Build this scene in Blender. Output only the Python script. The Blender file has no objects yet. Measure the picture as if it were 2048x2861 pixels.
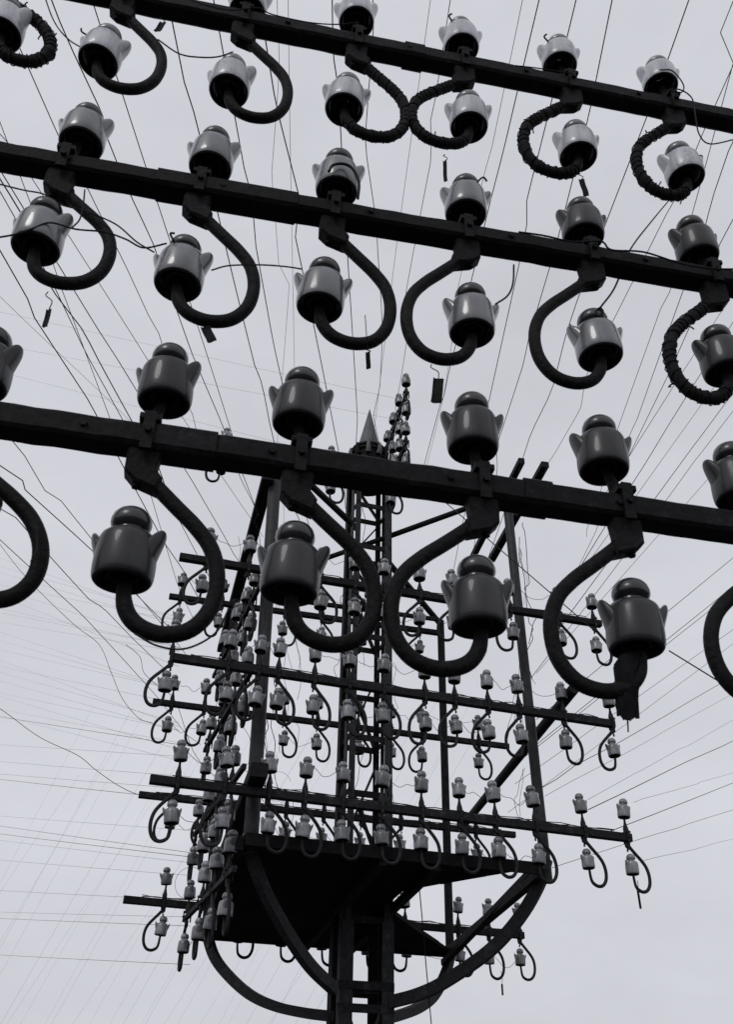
import bpy, math, random
from mathutils import Vector, Matrix
S = bpy.context.scene
COL = S.collection
random.seed(7)

# ------------------------------------------------------------------ camera
CH = 1.6                                   # eye height above the flat roof
FPX = 2568.0; PITCH = math.radians(33.92); ROLL = math.radians(1.35)
CX, CY = 1024.0, 1430.5                    # photograph centre (2048 x 2861)
cp, sp = math.cos(PITCH), math.sin(PITCH)
cr, sr = math.cos(ROLL), math.sin(ROLL)
UY = Vector((0, -sp, cp)); FW = Vector((0, cp, sp))
RT = Vector((1, 0, 0)) * cr + UY * sr
UP = Vector((-1, 0, 0)) * sr + UY * cr
EYE = Vector((0, 0, CH))
cam = bpy.data.cameras.new('camera'); cam_o = bpy.data.objects.new('camera', cam)
COL.objects.link(cam_o)
cam.sensor_fit = 'VERTICAL'; cam.sensor_height = 36.0; cam.lens = 36.0 * FPX / 2861.0
cam.dof.use_dof = True; cam.dof.focus_distance = 6.0; cam.dof.aperture_fstop = 18
cam.clip_start = 0.05; cam.clip_end = 5000
M = Matrix((RT, UP, -FW)).transposed().to_4x4(); M.translation = EYE
cam_o.matrix_world = M
S.camera = cam_o

# ------------------------------------------------------------------ sky, sun, exposure
SUN_EL, SUN_AZ = math.radians(42), math.radians(-148)      # high, from the left behind the viewer
w = bpy.data.worlds.new('World'); S.world = w; w.use_nodes = True
nt = w.node_tree; N = nt.nodes; L = nt.links
bg = N['Background']
sky = N.new('ShaderNodeTexSky'); sky.sky_type = 'NISHITA'; sky.sun_disc = False
sky.sun_elevation = SUN_EL; sky.sun_rotation = SUN_AZ
sky.air_density = 1.0; sky.dust_density = 6.0; sky.ozone_density = 1.0
bw = N.new('ShaderNodeRGBToBW'); L.new(sky.outputs[0], bw.inputs[0])
tc = N.new('ShaderNodeTexCoord')
mp = N.new('ShaderNodeMapping'); mp.inputs['Scale'].default_value = (1, 1, 2.2)
L.new(tc.outputs['Generated'], mp.inputs[0])
nz = N.new('ShaderNodeTexNoise'); nz.inputs['Scale'].default_value = 1.7
nz.inputs['Detail'].default_value = 9; nz.inputs['Roughness'].default_value = .62
L.new(mp.outputs[0], nz.inputs['Vector'])
rmp = N.new('ShaderNodeMapRange')
rmp.inputs['From Min'].default_value = .3; rmp.inputs['From Max'].default_value = .7
rmp.inputs['To Min'].default_value = 5.65; rmp.inputs['To Max'].default_value = 6.85
L.new(nz.outputs['Fac'], rmp.inputs['Value'])
mixf = N.new('ShaderNodeMath'); mixf.operation = 'MULTIPLY'; mixf.inputs[1].default_value = 0.05
L.new(bw.outputs[0], mixf.inputs[0])
addf = N.new('ShaderNodeMath'); addf.operation = 'ADD'
L.new(mixf.outputs[0], addf.inputs[0]); L.new(rmp.outputs[0], addf.inputs[1])
tint = N.new('ShaderNodeVectorMath'); tint.operation = 'SCALE'
tint.inputs[0].default_value = (0.97, 0.985, 1.065)         # cool tone of the overcast sky
L.new(addf.outputs[0], tint.inputs['Scale'])
L.new(tint.outputs[0], bg.inputs['Color']); bg.inputs['Strength'].default_value = 0.1
sun = bpy.data.lights.new('sun', 'SUN'); sun.energy = 0.65; sun.angle = math.radians(18)
sun.color = (1, .985, .96)
sun_o = bpy.data.objects.new('sun', sun); COL.objects.link(sun_o)
sdir = Vector((math.sin(SUN_AZ) * math.cos(SUN_EL), math.cos(SUN_AZ) * math.cos(SUN_EL), math.sin(SUN_EL)))
sun_o.rotation_euler = sdir.to_track_quat('Z', 'Y').to_euler()
S.view_settings.view_transform = 'Standard'; S.view_settings.look = 'None'
S.view_settings.exposure = 0; S.view_settings.gamma = 1; S.view_settings.use_curve_mapping = False

# ------------------------------------------------------------------ geometry of the place
def ray(px, py): return FW + RT * ((px - CX) / FPX) - UP * ((py - CY) / FPX)
def at_depth(px, py, d): return EYE + ray(px, py) * d
def on_plane(px, py, n, v):                 # v = distance of the plane from the eye along n
    r = ray(px, py); return EYE + r * (v / r.dot(n))
def pxof(P):
    d = (P - EYE); z = d.dot(FW)
    return CX + FPX * d.dot(RT) / z, CY - FPX * d.dot(UP) / z
Z = Vector((0, 0, 1))
PSI = math.radians(17)                       # how far the mast is turned
MA = Vector((math.cos(PSI), math.sin(PSI), 0)); MB = Vector((-math.sin(PSI), math.cos(PSI), 0))
def mast(a, b, z): return EYE + MA * a + MB * b + Z * z
FPSI = math.radians(10.3)                    # plane of the near crossarms
FA = Vector((math.cos(FPSI), math.sin(FPSI), 0)); FB = Vector((-math.sin(FPSI), math.cos(FPSI), 0))
FD = 1.24 * math.cos(FPSI)
def fg(px, py): return on_plane(px, py, FB, FD)
BF, BR, BC, AC = 6.04, 7.84, 6.94, 2.15      # front, rear and centre planes of the mast

# ------------------------------------------------------------------ materials
def mat(name, col, rough=.5, metallic=0, var=.25, scale=30, bump=.15, coat=0, spec=.5, dirt=None, dscale=9):
    m = bpy.data.materials.new(name); m.use_nodes = True
    n = m.node_tree.nodes; l = m.node_tree.links; p = n['Principled BSDF']
    t = n.new('ShaderNodeTexCoord'); a = n.new('ShaderNodeTexNoise')
    oi = n.new('ShaderNodeObjectInfo')
    off = n.new('ShaderNodeVectorMath'); off.operation = 'MULTIPLY_ADD'
    cmb = n.new('ShaderNodeCombineXYZ')
    l.new(oi.outputs['Random'], cmb.inputs[0]); l.new(oi.outputs['Random'], cmb.inputs[1])
    l.new(cmb.outputs[0], off.inputs[0]); off.inputs[1].default_value = (37, 51, 13)
    l.new(t.outputs['Object'], off.inputs[2])
    a.inputs['Scale'].default_value = scale; a.inputs['Detail'].default_value = 6
    l.new(off.outputs[0], a.inputs['Vector'])
    r = n.new('ShaderNodeValToRGB')
    c0 = [max(0, x * (1 - var)) for x in col]; c1 = [x * (1 + var) for x in col]
    r.color_ramp.elements[0].position = .32; r.color_ramp.elements[0].color = (*c0, 1)
    r.color_ramp.elements[1].position = .68; r.color_ramp.elements[1].color = (*c1, 1)
    l.new(a.outputs['Fac'], r.inputs[0]); out = r.outputs[0]
    if dirt:
        d = n.new('ShaderNodeTexNoise'); d.inputs['Scale'].default_value = dscale; d.inputs['Detail'].default_value = 8
        d.inputs['Roughness'].default_value = .7
        l.new(off.outputs[0], d.inputs['Vector'])
        dr = n.new('ShaderNodeMapRange'); dr.inputs['From Min'].default_value = .54; dr.inputs['From Max'].default_value = .68
        dr.inputs['To Max'].default_value = dirt[1]
        l.new(d.outputs['Fac'], dr.inputs['Value'])
        mx = n.new('ShaderNodeMix'); mx.data_type = 'RGBA'
        l.new(dr.outputs[0], mx.inputs['Factor']); l.new(out, mx.inputs['A'])
        mx.inputs['B'].default_value = (*dirt[0], 1); out = mx.outputs['Result']
    if coat:
        m2 = n.new('ShaderNodeMapping'); m2.inputs['Scale'].default_value = (1, 1, .12); l.new(off.outputs[0], m2.inputs[0])
        s2 = n.new('ShaderNodeTexNoise'); s2.inputs['Scale'].default_value = 55; s2.inputs['Detail'].default_value = 5; s2.inputs['Roughness'].default_value = .65
        l.new(m2.outputs[0], s2.inputs['Vector'])
        r2 = n.new('ShaderNodeMapRange'); r2.inputs['From Min'].default_value = .42; r2.inputs['From Max'].default_value = .70
        r2.inputs['To Min'].default_value = 1.0; r2.inputs['To Max'].default_value = .62
        l.new(s2.outputs['Fac'], r2.inputs['Value'])
        vm = n.new('ShaderNodeVectorMath'); vm.operation = 'SCALE'; l.new(out, vm.inputs[0]); l.new(r2.outputs[0], vm.inputs['Scale']); out = vm.outputs[0]
        # grime also dulls the glaze
        r3 = n.new('ShaderNodeMapRange'); r3.inputs['From Min'].default_value = .42; r3.inputs['From Max'].default_value = .70
        r3.inputs['To Min'].default_value = .04; r3.inputs['To Max'].default_value = .35
        l.new(s2.outputs['Fac'], r3.inputs['Value']); l.new(r3.outputs[0], p.inputs['Coat Roughness'])
    # each piece a little lighter or darker than its neighbours
    hv = n.new('ShaderNodeHueSaturation'); mr = n.new('ShaderNodeMapRange')
    mr.inputs['To Min'].default_value = 1 - var * .8; mr.inputs['To Max'].default_value = 1 + var * .8
    l.new(oi.outputs['Random'], mr.inputs['Value']); l.new(mr.outputs[0], hv.inputs['Value'])
    l.new(out, hv.inputs['Color']); l.new(hv.outputs[0], p.inputs['Base Color'])
    p.inputs['Roughness'].default_value = rough; p.inputs['Metallic'].default_value = metallic
    p.inputs['Coat Weight'].default_value = coat; p.inputs['Coat Roughness'].default_value = .09
    p.inputs['Specular IOR Level'].default_value = spec
    b = n.new('ShaderNodeBump'); b.inputs['Strength'].default_value = bump; b.inputs['Distance'].default_value = .003
    l.new(a.outputs['Fac'], b.inputs['Height']); l.new(b.outputs[0], p.inputs['Normal'])
    return m
def g(v, k=1.06): return (v * .985, v * .995, v * k)
M_ARM = mat('painted_iron', g(.009), .7, bump=.7, scale=70, var=.35, spec=.14, dirt=(g(.028), .75), dscale=26)
M_HOOK = mat('forged_iron', g(.008), .68, bump=.9, scale=110, spec=.14, var=.35, dirt=(g(.022), .7), dscale=40)
M_MAST = mat('mast_iron', g(.012), .7, bump=.5, scale=40, spec=.15, var=.35, dirt=(g(.045), .75), dscale=13)
M_POST = mat('galvanised_tube', g(.032), .55, bump=.2, scale=25, spec=.3)
M_LEG = mat('weathered_leg_iron', g(.028), .65, bump=.4, scale=40, spec=.2, var=.3, dirt=(g(.08), .6), dscale=15)
M_MHOOK = mat('mast_hook_iron', g(.02), .65, bump=.3, scale=60, spec=.16, dirt=(g(.05), .6), dscale=25)
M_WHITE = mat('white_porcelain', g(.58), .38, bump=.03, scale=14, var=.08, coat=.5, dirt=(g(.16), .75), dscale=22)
M_GREY = mat('half_shaded_porcelain', g(.155), .35, bump=.03, scale=14, var=.25, coat=.9, dirt=(g(.07), .7), dscale=18)  # darker copy of the white porcelain; middle row's shade put into the colour
M_DARK = mat('shaded_porcelain', g(.032), .4, bump=.03, scale=14, var=.18, coat=.3, spec=.25, dirt=(g(.025), .6), dscale=18)  # darkest copy; shade of the lowest row is painted in as tone
M_MAIN = mat('mast_porcelain', g(.19), .35, bump=.03, scale=14, var=.42, coat=.5, dirt=(g(.08), .8), dscale=20)
M_CAPD = mat('dark_dome_porcelain', g(.018), .35, bump=.03, scale=14, var=.2, coat=.6, spec=.4)  # domes of the darker rows, a lower tone than their bells
M_INNER = mat('dark_underside_porcelain', g(.028), .8, bump=.1, scale=40, spec=.15)  # uniform dark tone over the hollow undersides
M_DECK = mat('deck_boards', g(.012), .85, bump=.6, scale=18, spec=.1)
M_WIRE = mat('weathered_wire', g(.02), .7, bump=0, scale=30, spec=.15)
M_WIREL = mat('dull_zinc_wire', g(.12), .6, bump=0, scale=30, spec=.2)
M_WIREP = mat('paled_distant_wire', g(.42), .6, bump=0, scale=30, spec=.3)  # pale copy of the wire; the distant bundle's faintness is put into the colour
M_CLOTH = mat('tarred_cloth', g(.012), .95, bump=.8, scale=40, spec=.05)
M_TAPE = mat('tarred_tape', g(.014), .8, bump=.8, scale=120, spec=.15)
M_CONE = mat('zinc_sheet', g(.10), .5, bump=.15, scale=12, spec=.3)
M_ROOF = mat('roofing_felt', g(.05), .95, bump=.4, scale=3, spec=.1, dirt=(g(.08), .6), dscale=.6)

# ------------------------------------------------------------------ mesh helpers
def mesh(name, v, f, smooth=True, sharp=None):
    m = bpy.data.meshes.new(name); m.from_pydata([tuple(x) for x in v], [], f); m.update()
    if smooth:
        m.polygons.foreach_set('use_smooth', [True] * len(m.polygons))
        if sharp: m.set_sharp_from_angle(angle=math.radians(sharp))
    return m
def tag(o, label=None, cat=None, group=None, kind=None):
    if label: o['label'] = label
    if cat: o['category'] = cat
    if group: o['group'] = group
    if kind: o['kind'] = kind
    return o
def obj(name, me, m=None, parent=None, mw=None):
    o = bpy.data.objects.new(name, me); COL.objects.link(o)
    if m and me and not me.materials: me.materials.append(m)
    if parent: o.parent = parent
    if mw is not None: o.matrix_local = mw
    return o
def empty(name, loc=(0, 0, 0), mw=None):
    o = bpy.data.objects.new(name, None); COL.objects.link(o); o.empty_display_size = .05
    if mw is not None: o.matrix_world = mw
    else: o.location = loc
    return o
def join(parts):
    v = []; f = []
    for pv, pf in parts:
        k = len(v); v += list(pv); f += [tuple(i + k for i in q) for q in pf]
    return v, f
def smooth_path(pts, n=6):
    P = [Vector(p) for p in pts]; out = []
    Q = [P[0] * 2 - P[1]] + P + [P[-1] * 2 - P[-2]]
    for i in range(1, len(Q) - 2):
        a, b, c, d = Q[i - 1], Q[i], Q[i + 1], Q[i + 2]
        for k in range(n):
            t = k / n
            out.append(.5 * ((2 * b) + (c - a) * t + (2 * a - 5 * b + 4 * c - d) * t * t + (3 * b - a - 3 * c + d) * t ** 3))
    out.append(P[-1]); return out
def tube(pts, r, seg=10, cap=True, closed=False):
    """swept tube; r is a number or a function of the index"""
    P = [Vector(p) for p in pts]; n = len(P); v = []; f = []
    T = []
    for i in range(n):
        t = (P[min(i + 1, n - 1)] - P[max(i - 1, 0)])
        T.append(t.normalized() if t.length > 1e-9 else Vector((0, 0, 1)))
    ref = Vector((0, 0, 1)) if abs(T[0].z) < .9 else Vector((1, 0, 0))
    u = T[0].cross(ref).normalized()
    for i in range(n):
        u = (u - T[i] * u.dot(T[i])).normalized(); w_ = T[i].cross(u)
        rr = r(i) if callable(r) else r
        for k in range(seg):
            a = 2 * math.pi * k / seg
            v.append(P[i] + (u * math.cos(a) + w_ * math.sin(a)) * rr)
    for i in range(n - 1):
        for k in range(seg):
            k2 = (k + 1) % seg
            f.append((i * seg + k, i * seg + k2, (i + 1) * seg + k2, (i + 1) * seg + k))
    if cap:
        f.append(tuple(range(seg))[::-1]); f.append(tuple((n - 1) * seg + k for k in range(seg)))
    return v, f
def bar(p0, p1, wu, wv, up=Vector((0, 0, 1)), bev=0.0):
    """beam of section wu (sideways) x wv (along up) with bevelled long edges"""
    p0 = Vector(p0); p1 = Vector(p1); t = (p1 - p0).normalized()
    s = t.cross(up); s = s.normalized() if s.length > 1e-6 else Vector((1, 0, 0)); q = s.cross(t)
    hu, hv = wu / 2, wv / 2; b = bev or min(wu, wv) * .1
    prof = [(-hu + b, -hv), (hu - b, -hv), (hu, -hv + b), (hu, hv - b), (hu - b, hv), (-hu + b, hv), (-hu, hv - b), (-hu, -hv + b)]
    v = [p0 + s * x + q * y for x, y in prof] + [p1 + s * x + q * y for x, y in prof]
    f = [(k, (k + 1) % 8, 8 + (k + 1) % 8, 8 + k) for k in range(8)] + [tuple(range(8))[::-1], tuple(range(8, 16))]
    return v, f
def rough_bar(p0, p1, wu, wv, n, amp, seed, bev=.006):
    r_ = random.Random(seed); V = []; F = []; p0 = Vector(p0); p1 = Vector(p1)
    for i in range(n + 1):
        c = p0.lerp(p1, i / n); q = (p1 - p0).normalized() * .001
        v, f = bar(c, c + q, wu, wv, bev=bev)
        base = Vector((0, 0, r_.uniform(-amp, amp))); 
        for k in range(8): V.append(v[k] + base + Vector((0, r_.uniform(-amp, amp) * .7, r_.uniform(-amp, amp) * .7)))
    for i in range(n):
        for k in range(8): F.append((i * 8 + k, i * 8 + (k + 1) % 8, (i + 1) * 8 + (k + 1) % 8, (i + 1) * 8 + k))
    F += [tuple(range(8))[::-1], tuple(n * 8 + k for k in range(8))]
    return V, F
def lathe(prof, seg=32):
    v = []; f = []; n = len(prof)
    for r, z in prof:
        for k in range(seg):
            a = 2 * math.pi * k / seg; v.append(Vector((r * math.cos(a), r * math.sin(a), z)))
    for i in range(n - 1):
        for k in range(seg):
            k2 = (k + 1) % seg
            f.append((i * seg + k, i * seg + k2, (i + 1) * seg + k2, (i + 1) * seg + k))
    return v, f
def local(v, o): return [Vector(x) - o for x in v]
def thing_mesh(name, vf, m, label, cat, group=None, kind=None, sharp=35):
    v, f = vf; o = Vector(v[0]); c = sum((Vector(x) for x in v), Vector()) / len(v)
    ob = obj(name, mesh(name, local(v, c), f, True, sharp), m); ob.location = c
    return tag(ob, label, cat, group, kind)

# ------------------------------------------------------------------ ground (flat roof of felt)
gs = 1500
obj_ = obj('ground', mesh('ground', [(-gs, -gs, 0), (gs, -gs, 0), (gs, gs, 0), (-gs, gs, 0)], [(0, 1, 2, 3)], False), M_ROOF)
tag(obj_, kind='structure')

# ------------------------------------------------------------------ insulator
def build_insulator_meshes(seg):
    R = []
    bell = [(.0432, .0030), (.0446, .0060), (.0455, .011), (.0460, .020), (.0459, .032), (.0452, .046), (.0444, .058), (.0432, .0665),
            (.0408, .0725), (.0366, .0768), (.0310, .0793), (.0268, .0803)]
    cav = [(.0432, .0030), (.0415, .0008), (.0395, .0), (.0375, .0015), (.0365, .006), (.036, .02), (.034, .040), (.028, .043), (.0255, .040), (.0252, .016), (.0245, .009), (.0215, .0075), (.019, .010), (.018, .035), (.008, .036)]
    cap = [(.0268, .0805), (.0236, .0825), (.0232, .0865), (.0262, .0895), (.0298, .0935), (.0312, .0990), (.0308, .1050), (.0282, .1125),
           (.0235, .1185), (.0165, .1230), (.008, .1252), (.0, .1258)]
    def ear(sgn):
        # horn-like lug: elliptical sections climbing out of the bell wall to a blunt tip
        K = [(.016, .0365, .021, .0040), (.030, .0382, .0235, .0066), (.041, .0390, .0240, .0088), (.050, .0402, .0232, .0104), (.057, .0420, .0218, .0110),
             (.0635, .0446, .0198, .0104), (.0695, .0474, .0176, .0090), (.0745, .0498, .0150, .0074), (.0785, .0514, .0120, .0058), (.0815, .0522, .0086, .0042), (.0834, .0525, .0046, .0022)]
        v = []; f = []; sg = 14 if seg > 30 else 8
        for (z, rc, wt, wr) in K:
            for k in range(sg):
                a = 2 * math.pi * k / sg
                ty = wt * math.sin(a); x = rc + wr * math.cos(a)
                x = x - .42 * ty * ty / rc                      # wraps round the bell
                v.append(Vector((x * sgn, ty * sgn, z)))
        for i in range(len(K) - 1):
            for k in range(sg):
                k2 = (k + 1) % sg
                f.append((i * sg + k, i * sg + k2, (i + 1) * sg + k2, (i + 1) * sg + k))
        f.append(tuple(range(sg))[::-1]); f.append(tuple((len(K) - 1) * sg + k for k in range(sg)))
        return v, f
    return dict(bell=lathe(bell, seg), cav=lathe(cav, seg), cap=lathe(cap, seg), ear1=ear(1), ear2=ear(-1))
HI = build_insulator_meshes(40); LO = build_insulator_meshes(20)
def ins_proto(src, tagname, mb, mc):
    return {k: (mesh(tagname + '_' + k, *src[k], True, 50), m) for k, m in
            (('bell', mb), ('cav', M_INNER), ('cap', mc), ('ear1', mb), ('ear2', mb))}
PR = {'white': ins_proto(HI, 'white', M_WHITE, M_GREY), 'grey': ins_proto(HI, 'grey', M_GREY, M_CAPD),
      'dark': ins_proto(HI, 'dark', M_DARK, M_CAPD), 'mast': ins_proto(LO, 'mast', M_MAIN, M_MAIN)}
INS = []
def insulator(P, yaw, kind, label, group, tilt=(0, 0), scale=1.0, size=None):
    q = Matrix.Translation(P) @ Matrix.Rotation(yaw, 4, 'Z') @ Matrix.Rotation(tilt[0], 4, 'X') @ Matrix.Rotation(tilt[1], 4, 'Y') @ Matrix.Scale(scale, 4) @ Matrix.Scale(1.1 if kind == 'mast' else 1, 4, (0, 0, 1))
    e = empty('insulator', mw=q); tag(e, label, 'insulator', group)
    p = PR[kind]
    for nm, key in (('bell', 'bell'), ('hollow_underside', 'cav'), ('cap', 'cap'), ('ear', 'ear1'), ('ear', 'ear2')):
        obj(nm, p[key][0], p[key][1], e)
    INS.append((Vector(P), e)); return e

# ------------------------------------------------------------------ brackets (clamp, straight pin, curved hook)
def uv(C, A, u, v, n=0.0, Bv=None): return C + A * u + Z * v + (Bv * n if Bv else Vector((0, 0, 0)))
ORD = ['first', 'second', 'third', 'fourth', 'fifth', 'sixth', 'seventh', 'eighth', 'ninth', 'tenth', 'eleventh', 'twelfth', 'thirteenth', 'fourteenth', 'fifteenth', 'sixteenth', 'seventeenth', 'eighteenth', 'nineteenth', 'twentieth', 'twenty-first']
def knotty(path, r, seed, seg=10, lvl=2):
    rnd = random.Random(seed); n = len(path); ks = {}
    i = 3
    while i < n - 3:
        ks[i] = rnd.uniform(1.02, 1.08) if lvl == 1 else rnd.uniform(1.10, 1.30)
        i += rnd.choice((4, 6, 7, 9))
    body = tube(path, lambda i: r * (1.0 + .03 * math.sin(i * 1.3)) * ks.get(i, 1), seg)
    # the twine itself, wound in an open spiral with loose ends sticking out
    T = []; ph = 0; m_ = n * 5
    for q in range(m_):
        t = q / (m_ - 1) * (n - 1); i0 = min(int(t), n - 2); c = path[i0].lerp(path[i0 + 1], t - i0)
        d = (path[i0 + 1] - path[i0]).normalized(); u = d.cross(FBV).normalized(); w_ = d.cross(u)
        ph += .62 * (1 + .5 * math.sin(q * .13)); T.append(c + (u * math.cos(ph) + w_ * math.sin(ph)) * r * (1.13 if lvl == 2 else 1.04))
    parts = [body, tube(T, .0013, 5)]
    for _ in range(7 if lvl == 2 else 3):
        q = rnd.randrange(4, m_ - 4); a = T[q]; i0 = min(int(q / m_ * n), n - 1); o_ = (a - path[i0]).normalized()
        parts.append(tube([a, a + o_ * .006, a + o_ * .010 + Vector((rnd.uniform(-.005, .005), 0, -.004))], .0016, 5))
    return join(parts)
def bracket(C, A, Bn, side, U, Lw, label, group, near=True, arm_h=.046, arm_d=.05, wrapped=False, seed=0, hm=None, r=.0122, scale=1.0, wmul=1):
    """C centre of the arm at the bracket, A along the arm, Bn pointing away from the viewer,
       side +1/-1 which way the hook bulges, U / Lw feet of upper and lower insulator (or None)"""
    hm = hm or M_HOOK; seg = 14 if near else 7
    e = empty('insulator_bracket', C); tag(e, label, 'bracket', group)
    def put(nm, vf, m=hm, sharp=40):
        v, f = vf; return obj(nm, mesh(nm, local(v, C), f, True, sharp), m, e)
    # strap in front of the arm with a lug above, a plate behind it, a forged block below
    top, bot = arm_h / 2, -arm_h / 2
    fr = -(arm_d / 2 + .0045); bk = arm_d / 2 + .0045
    put('strap', bar(uv(C, A, 0, bot - .012, fr, Bn), uv(C, A, 0, top + .016, fr, Bn), .019, .008, up=Bn))
    put('strap', bar(uv(C, A, 0, bot - .012, bk, Bn), uv(C, A, 0, top + .012, bk, Bn), .019, .008, up=Bn))
    put('saddle', bar(uv(C, A, -.017, top + .0065, 0, Bn), uv(C, A, .017, top + .0065, 0, Bn), arm_d + .016, .012))
    sc_ = scale if near else .72
    out_ = [(-.028, 0), (.026, 0), (.0215, -.034), (.033, -.049), (.027, -.074), (-.012, -.060), (-.027, -.044)]
    out_ = [(x * sc_ * side, bot - .001 + y * sc_) for x, y in out_]
    hb = .016 * sc_; n_ = len(out_); bv = []; bf_ = []
    cxm = sum(x for x, y in out_) / n_; cym = sum(y for x, y in out_) / n_
    for dn, k_ in ((-hb, .86), (-hb * .7, 1), (hb * .7, 1), (hb, .86)):
        for x, y in out_: bv.append(uv(C, A, cxm + (x - cxm) * k_, cym + (y - cym) * k_ if y < bot - .01 else y, dn, Bn))
    for q_ in range(3):
        for k_ in range(n_): bf_.append((q_ * n_ + k_, q_ * n_ + (k_ + 1) % n_, (q_ + 1) * n_ + (k_ + 1) % n_, (q_ + 1) * n_ + k_))
    bf_ += [tuple(range(n_))[::-1], tuple(3 * n_ + k_ for k_ in range(n_))]
    put('block', (bv, bf_), sharp=25)
    nutp = uv(C, A, -side * .006, bot - .05)
    put('nut', tube([nutp, nutp - Z * .018], .0068, 6), sharp=20)
    bp = uv(C, A, 0, 0, fr - .004, Bn)
    put('bolt', tube([bp, bp - Bn * .007], .0062, 6), sharp=20)
    if not near:
        put('lug', tube(smooth_path([uv(C, A, 0, top + .004), uv(C, A, 0, top + .03), uv(C, A, 0, top + .05), uv(C, A, 0, top + .075)], 2), lambda i: [.019, .0195, .020, .0185, .0155, .012, .010][min(i, 6)], 7))
    # straight pin up to the upper insulator
    if U is not None:
        put('pin', tube(smooth_path([uv(C, A, 0, top + .008), uv(C, A, 0, top + .03) * .5 + (C.lerp(U, .55)) * .5, U + Z * .02], 3),
                        lambda i: [.0165, .0155, .0135, .0115, .0095, .0088, .0085][min(i, 6)] if near else [.014, .013, .0115, .010, .0085, .008, .008][min(i, 6)], seg))
    # hook: swings out to the side and comes back up under the lower insulator
    if Lw is not None:
        d = Lw - C; lu, lv, ln = d.dot(A), d.z, d.dot(Bn)
        su = side
        dep_ = .075 if near else .108
        wd_ = (.132 if near else .128) * wmul
        lo = lv - dep_; v0 = bot - (.042 if near else .03)
        H = lo - v0
        shp = [(.05, 0.0, 0), (.24, .095, .05), (.46, .20, .12), (.70, .315, .25), (.90, .45, .4), (.995, .63, .6), (.955, .82, .75), (.77, .955, .85),
               (.49, 1.0, .95), (.22, .965, 1), (.06, .875, 1)]
        jit = random.Random(seed * 7 + int(abs(C.x) * 1000)); ja, jb = jit.uniform(-.04, .05), jit.uniform(-.03, .03)
        pth = []
        for (u, vv_, k) in shp:
            pth.append(uv(C, A, su * u * wd_ * (1 + ja) + lu * k, v0 + H * vv_ + jb * wd_ * u, ln * k, Bn))
        pth.append(uv(C, A, lu, lv - .004, ln, Bn)); pth.append(uv(C, A, lu, lv + .03, ln, Bn))
        sm = smooth_path(pth, 5 if near else 3); n = len(sm)
        put('hook', tube(sm, lambda i: r * (1 if i < n - 10 else max(.62, 1 - (i - n + 10) * .045)) * scale, seg))
        put('nut', tube([uv(C, A, lu, lv - .003, ln, Bn), uv(C, A, lu, lv + .008, ln, Bn)], .0125 if near else .0105, 6), sharp=20)
        if wrapped:
            sm2 = smooth_path(pth[1:-2], 5)
            put('twine_wrapping', knotty(sm2, r * 1.04, seed, lvl=wrapped), M_TAPE)
    return e

# ------------------------------------------------------------------ near crossarms
rnd = random.Random(3)
ARMS = {3: ((0, 1176), (2048, 1474)), 2: ((0, 440), (2048, 795)), 1: ((650, 58), (2048, 340))}
ARMN = {3: 'lowest near crossarm', 2: 'middle near crossarm', 1: 'topmost near crossarm'}
KND = {3: 'dark', 2: 'grey', 1: 'white'}  # rows darken downward: shade carried by the porcelain colour
ARMW = {3: (.046, .05), 2: (.042, .050), 1: (.046, .046)}
armline = {}; FBV = FB
for k, (p, q) in ARMS.items():
    P = fg(*p); Q = fg(*q); A = (Q - P).normalized()
    armline[k] = (P, A)
    s0 = (-1.75 - P.dot(FA)); s1 = (2.0 - P.dot(FA))
    v = []; n = 40
    th, td = ARMW[k]
    e0 = P + A * s0; e1 = P + A * s1
    parts = rough_bar(e0, e1, td, th, 110, .0009, k)
    nm = {3: 'black iron crossarm nearest the viewer, lowest of the three near ones',
          2: 'black iron crossarm between two others, second up of the near ones',
          1: 'dark iron crossarm nearest the top edge, highest of the near ones'}[k]
    root = empty('crossarm', e0); tag(root, nm, 'crossarm', 'three near crossarms')
    v_, f_ = parts
    obj('arm_bar', mesh('arm_bar', local(v_, e0), f_, True, 30), M_ARM, root)
    # a sleeve lapped over the bar and its rolled edge
    for ss, ln_ in {3: ((.24, .10), (.86, .05)), 2: ((.30, .28),), 1: ((.42, .05),)}[k]:
        a_ = P + A * ss; v_, f_ = bar(a_, a_ + A * ln_, td + .006, th + .006, bev=.007)
        obj('sleeve', mesh('sleeve', local(v_, e0), f_, True, 30), M_ARM, root)
    for ss in [x * .1 for x in range(-8, 19, 3)]:
        a_ = P + A * (ss + .03) - FB * (td / 2); v_, f_ = tube([a_ + FB * .004, a_ - FB * .005], .0062, 6)
        obj('bolt', mesh('bolt', local(v_, e0), f_, True, 20), M_ARM, root)
# end posts carrying the near arms, left and right of the view
for k, s in ((0, -1.72), (1, 1.97)):
    base = FA * s + FB * (FD + .06); base.z = 0
    thing_mesh('iron_post', tube([base, base + Z * (CH + 2.6)], .035, 16), M_MAST,
               ('iron post carrying the left ends of the near crossarms', 'iron post carrying the right ends of the near crossarms')[k], 'post', 'posts of the near crossarms')

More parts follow.
